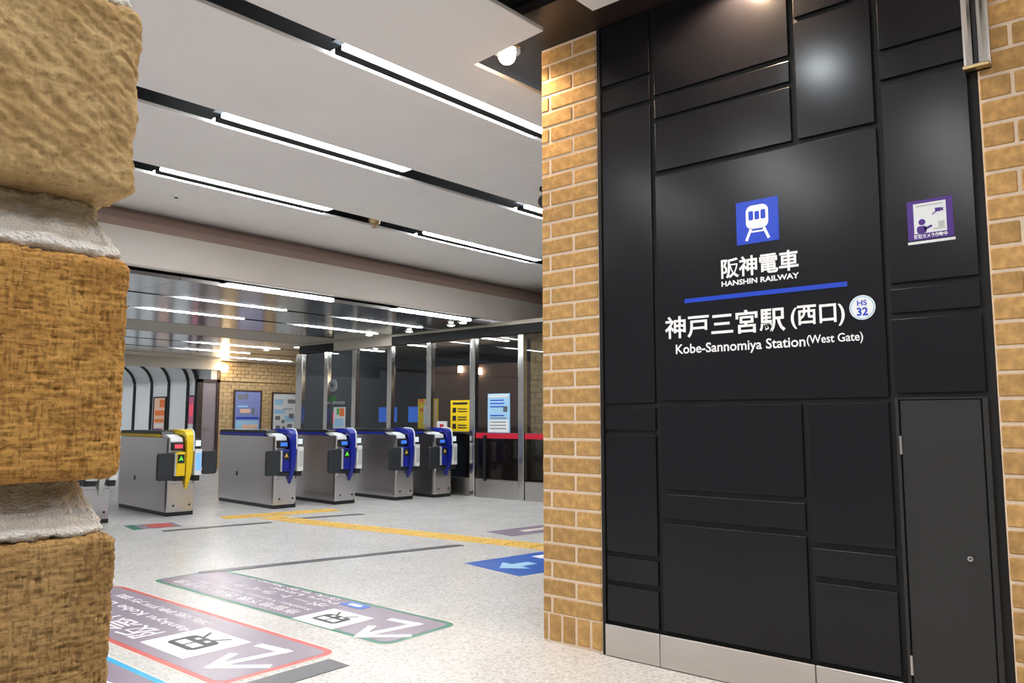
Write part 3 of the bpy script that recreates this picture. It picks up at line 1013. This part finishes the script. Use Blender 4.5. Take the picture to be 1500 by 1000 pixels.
# notices
def notice(name, label, mtx_fn, loc, wd, ht, sheet, prints, frame=None, cat='notice', group=None, th=.012):
    t = thing(name, label, cat, loc, 0, group)
    mt = mtx_fn(0, 0, 0)
    if frame:
        b_ = MB()
        fwid = .035
        b_.box(-wd / 2 - fwid, wd / 2 + fwid, -ht / 2 - fwid, -ht / 2, -.01, .025).box(-wd / 2 - fwid, wd / 2 + fwid, ht / 2, ht / 2 + fwid, -.01, .025)
        b_.box(-wd / 2 - fwid, -wd / 2, -ht / 2, ht / 2, -.01, .025).box(wd / 2, wd / 2 + fwid, -ht / 2, ht / 2, -.01, .025)
        obj('frame', b_, M[frame], t, mtx=mt)
    obj('sheet', MB().box(-wd / 2, wd / 2, -ht / 2, ht / 2, -.01, th - .004), M[sheet], t, mtx=mt)
    th0 = th
    for m_, rects in prints:
        for x0, y0, x1, y1 in rects:
            th += .0006
            flat('print', [rc((x0 - .5) * wd, (y0 - .5) * ht, (x1 - .5) * wd, (y1 - .5) * ht)], M[m_], t, mt, th - .002, th - .004)
    return t
lines = lambda x0, x1, ys, h: [(x0, y, x1, y + h) for y in ys]
notice('framed_poster', 'blue framed poster on the far brick wall, left of the two', facem, (10.97, 17.96, 1.40), .72, 1.05, 'lilac',
       [('cyan', [(.05, .03, .95, .30), (.1, .62, .5, .66)]), ('grey', [(.1, .8, .3, .93), (.36, .82, .5, .95), (.68, .44, .76, .62)]), ('peach', [(.2, .48, .6, .58), (.3, .1, .9, .2)]), ('signblue', [(.05, .34, .95, .38)])], 'doorframe', 'poster', 'framed posters')
notice('framed_poster', 'white framed poster on the far brick wall beside the steel post', facem, (12.08, 17.96, 1.37), .74, 1.05, 'white',
       [('cyan', [(.06, .72, .4, .86), (.06, .5, .5, .6), (.5, .3, .9, .45)]), ('grey', [(.6, .76, .92, .86), (.1, .34, .3, .44), (.36, .26, .48, .34), (.66, .38, .86, .5), (.12, .1, .3, .2), (.4, .08, .52, .18), (.6, .14, .8, .24)]), ('lgrey', [(.42, .6, .8, .64), (.55, .05, .9, .08)])], 'doorframe', 'poster', 'framed posters')
notice('glass_notice', 'pale blue and white notice on the glass above the red band', wallm, (XG - .006, 7.90, 1.30), .45, .62, 'cyan',
       [('white', [(.05, .04, .95, .34), (.05, .9, .95, .97)]), ('signblue', lines(.12, .75, (.82, .74, .66, .44), .025)), ('dark', [(.72, .54, .9, .68)]), ('grey', lines(.12, .85, (.38, .28, .2, .12), .02))])
notice('glass_notice', 'yellow notice with black print on the office glass', wallm, (XG - .006, 8.73, 1.27), .42, .50, 'yellow',
       [('black', [(.12, .86, .9, .93), (.12, .6, .3, .76), (.12, .34, .3, .5), (.12, .08, .3, .24)] + lines(.4, .88, (.7, .62, .44, .36, .18, .1), .03))])
notice('glass_notice', 'yellow and white flyer behind the steel post', wallm, (XG + .075, 9.56, 1.29), .48, .54, 'yellow',
       [('peach', [(.35, .05, .95, .95)]), ('orange', [(.05, .9, .3, 1.0), (.1, .6, .3, .7)]), ('white', [(.3, .2, .55, .8)])], th=.012)
notice('glass_notice', 'small white card with a red mark beside the yellow notice', wallm, (XG - .006, 9.14, 1.10), .23, .16, 'white', [('red', [(.3, .3, .7, .7)]), ('grey', [(.1, .1, .9, .16)])])
notice('glass_notice', 'white flyer with coloured blocks behind the second gate', wallm, (XG - .006, 11.86, 1.23), .34, .42, 'white',
       [('green', [(.3, .66, .5, .95)]), ('orange', [(.55, .6, .95, .95)]), ('cyan', [(.1, .12, .9, .5)]), ('sred', [(-.02, .3, .04, .8)])])
# posters in the ribbed passage
notice('passage_poster', 'orange and white poster in a black frame between the black ribs', wallm, (9.985, 20.62, 1.30), .62, .98, 'peach',
       [('orange', [(.1, .52, 1, .66), (.5, .74, 1, .95), (.1, .34, .9, .42)]), ('white', [(.1, .2, .9, .3)]), ('purple', [(0, 0, .8, .16)])], 'black', 'poster', 'passage posters')
notice('passage_poster', 'pink poster in a black frame next to the mauve door', wallm, (9.985, 18.93, 1.30), .28, .98, 'pink', [('white', [(0, 0, .9, .3)]), ('sred', [(.2, .5, .8, .8)])], 'black', 'poster', 'passage posters')

# ================================================================== TICKET GATES
W, LG = .36, 1.65
def make_gate(name, label, accent, screen, rd, flap2=False):
    t = thing(name, label, 'ticket gate', group='automatic ticket gates')
    A = M[accent]
    obj('plinth', MB().box(.012, W - .012, .012, LG - .012, 0, .05), M['black'], t)
    pl = [(0, LG), (0, .05), (.012, .016), (.04, .0), (W - .04, 0), (W - .012, .016), (W, .05), (W, LG)]
    obj('body', MB().prism(pl, .05, .975), M['gate'], t)
    obj('access_cover', MB().box(.02, W - .02, -.004, .002, .07, .40), M['gate'], t, bevel=.002)
    for x in (.09, W - .07):
        obj('cover_screw', MB().cyl((x, -.009, .13), .014, .008, axis=1, n=12), M['dgrey'], t)
    obj('side_lock', MB().box(-.005, .002, 1.05, 1.09, .40, .46), M['dgrey'], t)
    tag(obj('side_trim', MB().box(-.008, W + .008, .30, LG + .004, .978, 1.022), A, t, bevel=.008), ('yellow' if accent == 'yellow' else 'blue') + ' trim along the top edge')
    lid = [(.20, 1.022), (.22, 1.050), (.30, 1.062), (LG - .05, 1.062), (LG + .004, 1.04), (LG + .004, 1.022)]
    tag(obj('lid', MB().prism(lid, -.004, W + .004, axis=0), M['black'], t), 'black lid')
    tag(obj('entry_ramp', MB().prism([(.0, .975), (-.02, .93), (-.015, .92), (.05, .95), (.30, 1.0), (.30, 1.024), (.12, 1.012)], .02, .17, axis=0), M['white'], t), 'pale sloping card slot')
    # arch that runs over the front and tapers to a point
    path = [(.42, 1.070, .075), (.20, 1.080, .075), (.04, 1.075, .070), (-.04, 1.055, .056), (-.085, 1.01, .046), (-.10, .93, .042), (-.105, .80, .040), (-.10, .65, .038), (-.085, .52, .034), (-.055, .42, .024), (-.015, .33, .010)]
    xc = .232
    vs, fs = [], []
    for i, (y, z, hw) in enumerate(path):
        a = Vector(path[max(i - 1, 0)][:2])
        b_ = Vector(path[min(i + 1, len(path) - 1)][:2])
        d = (b_ - a).normalized()
        n = Vector((-d.y, d.x)) * -1
        th = .055 if i < 9 else (.05 if i == 9 else .012)
        q = Vector((y, z)) + n * (-th)
        vs += [(xc - hw, y, z), (xc + hw, y, z), (xc + hw, q.x, q.y), (xc - hw, q.x, q.y)]
    n_ = len(path)
    for i in range(n_ - 1):
        for k_ in range(4):
            fs.append((i * 4 + k_, i * 4 + (k_ + 1) % 4, (i + 1) * 4 + (k_ + 1) % 4, (i + 1) * 4 + k_))
    fs += [(0, 1, 2, 3), (n_ * 4 - 4, n_ * 4 - 3, n_ * 4 - 2, n_ * 4 - 1)]
    ar = obj('front_arch', MB().add(vs, fs), A, t)
    tag(ar, ('yellow' if accent == 'yellow' else 'blue') + ' arch curving down the front to a point')
    obj('arch_highlight', MB().tube([(xc + hw_ + .004, y - .002, z + .002) for y, z, hw_ in path[1:7]], .010, n=6), M['white'], t)  # white tube stands in for the highlight along the arch
    # reader head left of the arch
    rh = obj('reader_head', MB().box(.065, .178, -.105, .02, .50, .80), A, t, bevel=.012, seg=2)
    obj('reader_side', MB().box(.050, .065, -.10, .02, .505, .79), M['lgrey'], rh)
    obj('reader_screen', MB().box(.078, .165, -.109, -.104, .66, .77), M['black'], rh)
    obj('arrow_light', MB().prism([(.09, .69), (.122, .75), (.150, .69), (.122, .705)], -.112, -.1085, axis=1), M[rd], rh)
    dh = obj('top_display', MB().box(.03, .165, -.07, .02, .82, .92), M['black'], t, bevel=.006)
    obj('display_screen', MB().box(.05, .150, -.074, -.069, .845, .895), M[screen], dh)
    obj('reader_foot', MB().box(.04, .17, -.085, .01, .44, .50), M['black'], t, bevel=.01)
    # card panel right of the arch
    cp = obj('card_panel', MB().box(.300, .390, -.10, .03, .50, .83), M['white'], t, bevel=.010, seg=2)
    obj('card_pad', MB().box(.312, .380, -.104, -.098, .56, .78), M['scyan'] if accent == 'yellow' else M['lgrey'], cp)
    sd = obj('small_display', MB().box(.295, .392, -.075, .02, .85, .96), M['black'], t, bevel=.006)
    obj('small_screen', MB().box(.310, .378, -.079, -.074, .868, .942), M['swhite'], sd)
    obj('card_foot', MB().box(.30, .385, -.07, .02, .43, .50), M['black'], t, bevel=.01)
    # flap paddles
    fl_ = MB().prism(rrect(-.15, .45, .055, .79, .03), -.075, -.02, axis=1)
    obj('flap', fl_, M['dgrey'], t, bevel=.008)
    if flap2:
        obj('flap', MB().prism(rrect(.47, .50, .66, .80, .03), .05, .10, axis=1), M['dgrey'], t, bevel=.008)
        obj('flap_arm', MB().box(.355, .49, .06, .09, .55, .60), M['lgrey'], t)
    return t
GP = [(4.78, 9.60), (6.11, 9.30), (6.98, 9.10), (7.93, 8.89), (8.60, 8.74)]
g1 = make_gate('ticket_gate', 'stainless ticket gate with yellow arch and yellow reader, nearest the close pillar', 'yellow', 'sred', 'sgreen', True)
g2 = make_gate('ticket_gate', 'stainless ticket gate with blue arch, first to the right of the yellow one', 'blue', 'sblue', 'tactile')
g1.location = (*GP[0], 0)
g1.rotation_euler.z = R(-4.5)
g2.location = (*GP[1], 0)
g2.rotation_euler.z = R(-4.5)
LB = ['stainless ticket gate with blue arch and a lit green arrow, middle of the row', 'stainless ticket gate with blue arch, second from the right end', 'stainless ticket gate with blue arch at the right end by the glass',
      'ticket gate mostly hidden behind the close brick pillar']
g0 = make_gate('ticket_gate', LB.pop(), 'lgrey', 'sblue', 'tactile')
g0.location = (3.73, 9.58, 0)
g0.rotation_euler.z = R(-4.5)
for (x, y), lb in zip(GP[2:], LB):
    c = copy_tree(g2)
    c.location = (x, y, 0)
    c['label'] = lb
    if 'lit green' in lb:
        for ch in c.children:
            for s_ in ch.children:
                if s_.name.startswith('arrow_light'):
                    s_.data = s_.data.copy()
                    s_.data.materials[0] = M['sgreen']

# ================================================================== FLOOR MARKINGS
def floor_sign(name, label, x0, x1, y0, y1, border, rows, icon=True, cat='floor sign', arrow=True):
    """Vinyl panel; rows: (text, x of the row's middle, height, y start, y end)."""
    t = thing(name, label, cat, ((x0 + x1) / 2, y0, 0))
    cx = (x0 + x1) / 2
    w_ = (x1 - x0) / 2
    L_ = y1 - y0
    mt = floorm(0, 0, 0)
    flat('pale_edge', [rrect(-.012, -w_ - .012, L_, w_ + .012, .09)], M['edge'], t, mt, .0012)
    flat('border', [rrect(0, -w_, L_ - .01, w_, .08)], M[border], t, mt, .0016, .0008)
    flat('field', [rrect(.036, -w_ + .034, L_ - .036, w_ - .034, .06)], M['violet'], t, mt, .0022, .0014)
    def fp(x, y):
        return floorm(x - cx, y - y0, .0018)
    for body, x, h, ya, yb in rows:
        text('lettering', body, yb - ya, h, M['dimink'], t, fp(x, (ya + yb) / 2), .012)
    return t, fp
def add_icon(t, fp, x, y, s):
    mt = fp(x, y)
    flat('icon_square', [rc(-s, -s * .82, s, s * .82)], M['ink'], t, mt)
    q = s * .58
    flat('icon_print', [rrect(-q, -q * .55, q, q * .75, q * .3, 4)], M['dgrey'], t, mt, .0018, .0012)
    flat('icon_windows', [rc(-q * .72, q * .05, -q * .08, q * .5), rc(q * .08, q * .05, q * .72, q * .5), rc(-q * .5, -q * .4, -q * .2, -q * .2), rc(q * .2, -q * .4, q * .5, -q * .2)], M['ink'], t, mt, .0024, .0018)
    flat('icon_rails', stroke([(-q * .4, -q * .6), (-q * .75, -q * 1.05)], q * .14) + stroke([(q * .4, -q * .6), (q * .75, -q * 1.05)], q * .14), M['dgrey'], t, mt, .0018, .0012)
def add_arrow(t, fp, x, y):
    # bent arrow: in from the right, then up
    mt = fp(x, y)
    pl = stroke([(.13, -.21), (-.06, -.235)], .055) + stroke([(-.06, -.235), (.0, .12)], .055) + stroke([(-.20, -.03), (.0, .15)], .05) + stroke([(.0, .15), (.10, -.02)], .05)
    for i, p in enumerate(pl):
        flat('arrow', [p], M['ink'], t, mt, .0012 + .0002 * i)
t, fp = floor_sign('floor_direction_sign', 'violet floor sign with green border, arrow and train icon', 2.855, 3.425, 3.26, 5.92, 'fgreen',
                   [('市営地下鉄 西神・山手線', 2.975, .095, 4.22, 5.75), ('Seishin-Yamate Subway Line', 3.075, .05, 4.22, 5.6), ('ポートライナー', 3.19, .085, 4.22, 5.5), ('Port Liner', 3.285, .05, 4.22, 5.0), ('さんちか Santica', 3.36, .05, 4.30, 5.4)])
add_icon(t, fp, 3.03, 3.94, .195)
add_arrow(t, fp, 3.03, 3.51)
flat('blue_tag', [rrect(-.11, -.05, .11, .05, .02)], M['fblue'], t, fp(3.33, 4.10))
flat('blue_tag_mark', [rrect(-.06, -.022, .06, .022, .02)], M['ink'], t, fp(3.33, 4.10), .0018, .0012)
t, fp = floor_sign('floor_direction_sign', 'violet floor sign with red border, arrow and train icon', 1.945, 2.625, 3.36, 5.92, 'fred',
                   [('阪急神戸線', 2.14, .20, 4.42, 5.75), ('Hankyu', 2.34, .085, 4.30, 4.85), ('Kobe', 2.34, .075, 4.92, 5.28), ('Line', 2.34, .075, 5.35, 5.65), ('高速神戸方面', 2.48, .07, 4.4, 5.6)])
add_icon(t, fp, 2.24, 4.10, .235)
add_arrow(t, fp, 2.22, 3.64)
t, fp = floor_sign('floor_direction_sign', 'violet floor sign with sky blue border beside the close pillar', 1.16, 1.825, 3.44, 5.92, 'fcyan', [('JR神戸線', 1.36, .2, 4.42, 5.6), ('JR Kobe Line', 1.56, .085, 4.3, 5.5)])
add_icon(t, fp, 1.42, 4.12, .235)
add_arrow(t, fp, 1.42, 3.68)

t = thing('floor_guide_sign', 'blue floor sign with white symbols beside the brick pillar', 'floor sign', (5.55, 4.1, 0), R(-10))
mt = Matrix.Identity(4)
flat('field', [rc(-.75, -.36, .75, .36)], M['fblue'], t, mt, .0016)
flat('arrow', [[(-.66, .0), (-.48, .18), (-.48, .06), (-.30, .06), (-.30, -.06), (-.48, -.06), (-.48, -.18)]], M['cyan'], t, mt, .0024, .0016)
flat('symbol', [rc(-.12, -.05, .3, .05), rc(-.1, .10, .18, .24), rc(-.15, -.24, .25, -.12), rc(.4, -.2, .62, .2)], M['ink'], t, mt, .0024, .0016)
t = thing('floor_guide_sign', 'grey violet floor sign with pale arrow beyond the yellow tactile line', 'floor sign', (6.95, 5.35, 0), R(-10))
flat('field', [rc(-.62, -.22, .62, .22)], M['violet'], t, mt, .0016)
flat('arrow', [[(-.3, -.06), (.1, -.06), (.1, -.14), (.3, 0), (.1, .14), (.1, .06), (-.3, .06)]], M['edge'], t, mt, .0024, .0016)
t = thing('floor_guide_sign', 'small green and pink floor sign in front of the yellow gate', 'floor sign', (4.33, 8.88, 0), R(-12))
flat('field', [rc(-.30, -.22, .22, .22)], M['violet'], t, mt, .0016)
flat('green_band', [rc(-.30, -.22, -.2, .22)], M['fgreen'], t, mt, .0024, .0016)
flat('pink_band', [rc(-.1, -.18, .16, .18)], M['fred'], t, mt, .0024, .0016)

def dark_strip(p0, p1, wd, label):
    d = Vector(p1) - Vector(p0)
    t = obj('floor_strip', MB().box(0, d.length, -wd / 2, wd / 2, 0, .003), M['strip'])
    t.location = (p0[0], p0[1], 0)
    t.rotation_euler.z = math.atan2(d.y, d.x)
    return tag(t, label, 'floor strip', 'dark floor strips')
dark_strip((3.24, 5.90), (5.55, 5.26), .11, 'long dark floor strip beyond the green floor sign')
dark_strip((4.16, 8.40), (5.33, 8.14), .10, 'dark floor strip in front of the yellow gate')
dark_strip((5.70, 8.20), (6.54, 7.94), .10, 'dark floor strip right of the tactile line')
dark_strip((1.95, 3.22), (2.52, 3.22), .16, 'dark floor strip at the end of the red floor sign')

tp = thing('tactile_path', 'yellow tactile guide line leading to the gates', 'tactile paving', (0, 0, 0))
base = MB().box(-.15, .15, -.147, .147, 0, .004)
for k in range(4):
    base.box(-.12 + .068 * k, -.084 + .068 * k, -.13, .13, .004, .009)
tm = base.mesh('tactile_tile', M['tactile'])
path = [Vector((5.98, 3.3)), Vector((5.97, 4.64)), Vector((5.62, 7.9)), Vector((5.60, 8.62))]
tiles = []
acc = 0
seg = 0
pos = path[0].copy()
while seg < len(path) - 1:
    d = (path[seg + 1] - path[seg])
    n = max(1, round(d.length / .3))
    for k in range(n):
        tiles.append((path[seg] + d * ((k + .5) / n), math.atan2(d.y, d.x) - math.pi / 2))
    seg += 1
for k in range(5):
    tiles.append((Vector((5.32 + .3 * k * math.cos(R(-14)), 8.92 + .3 * k * math.sin(R(-14)))), R(-14) + math.pi / 2))
for p, a in tiles:
    o = link('tactile_tile', tm, tp, (p.x, p.y, 0))
    o.rotation_euler.z = a
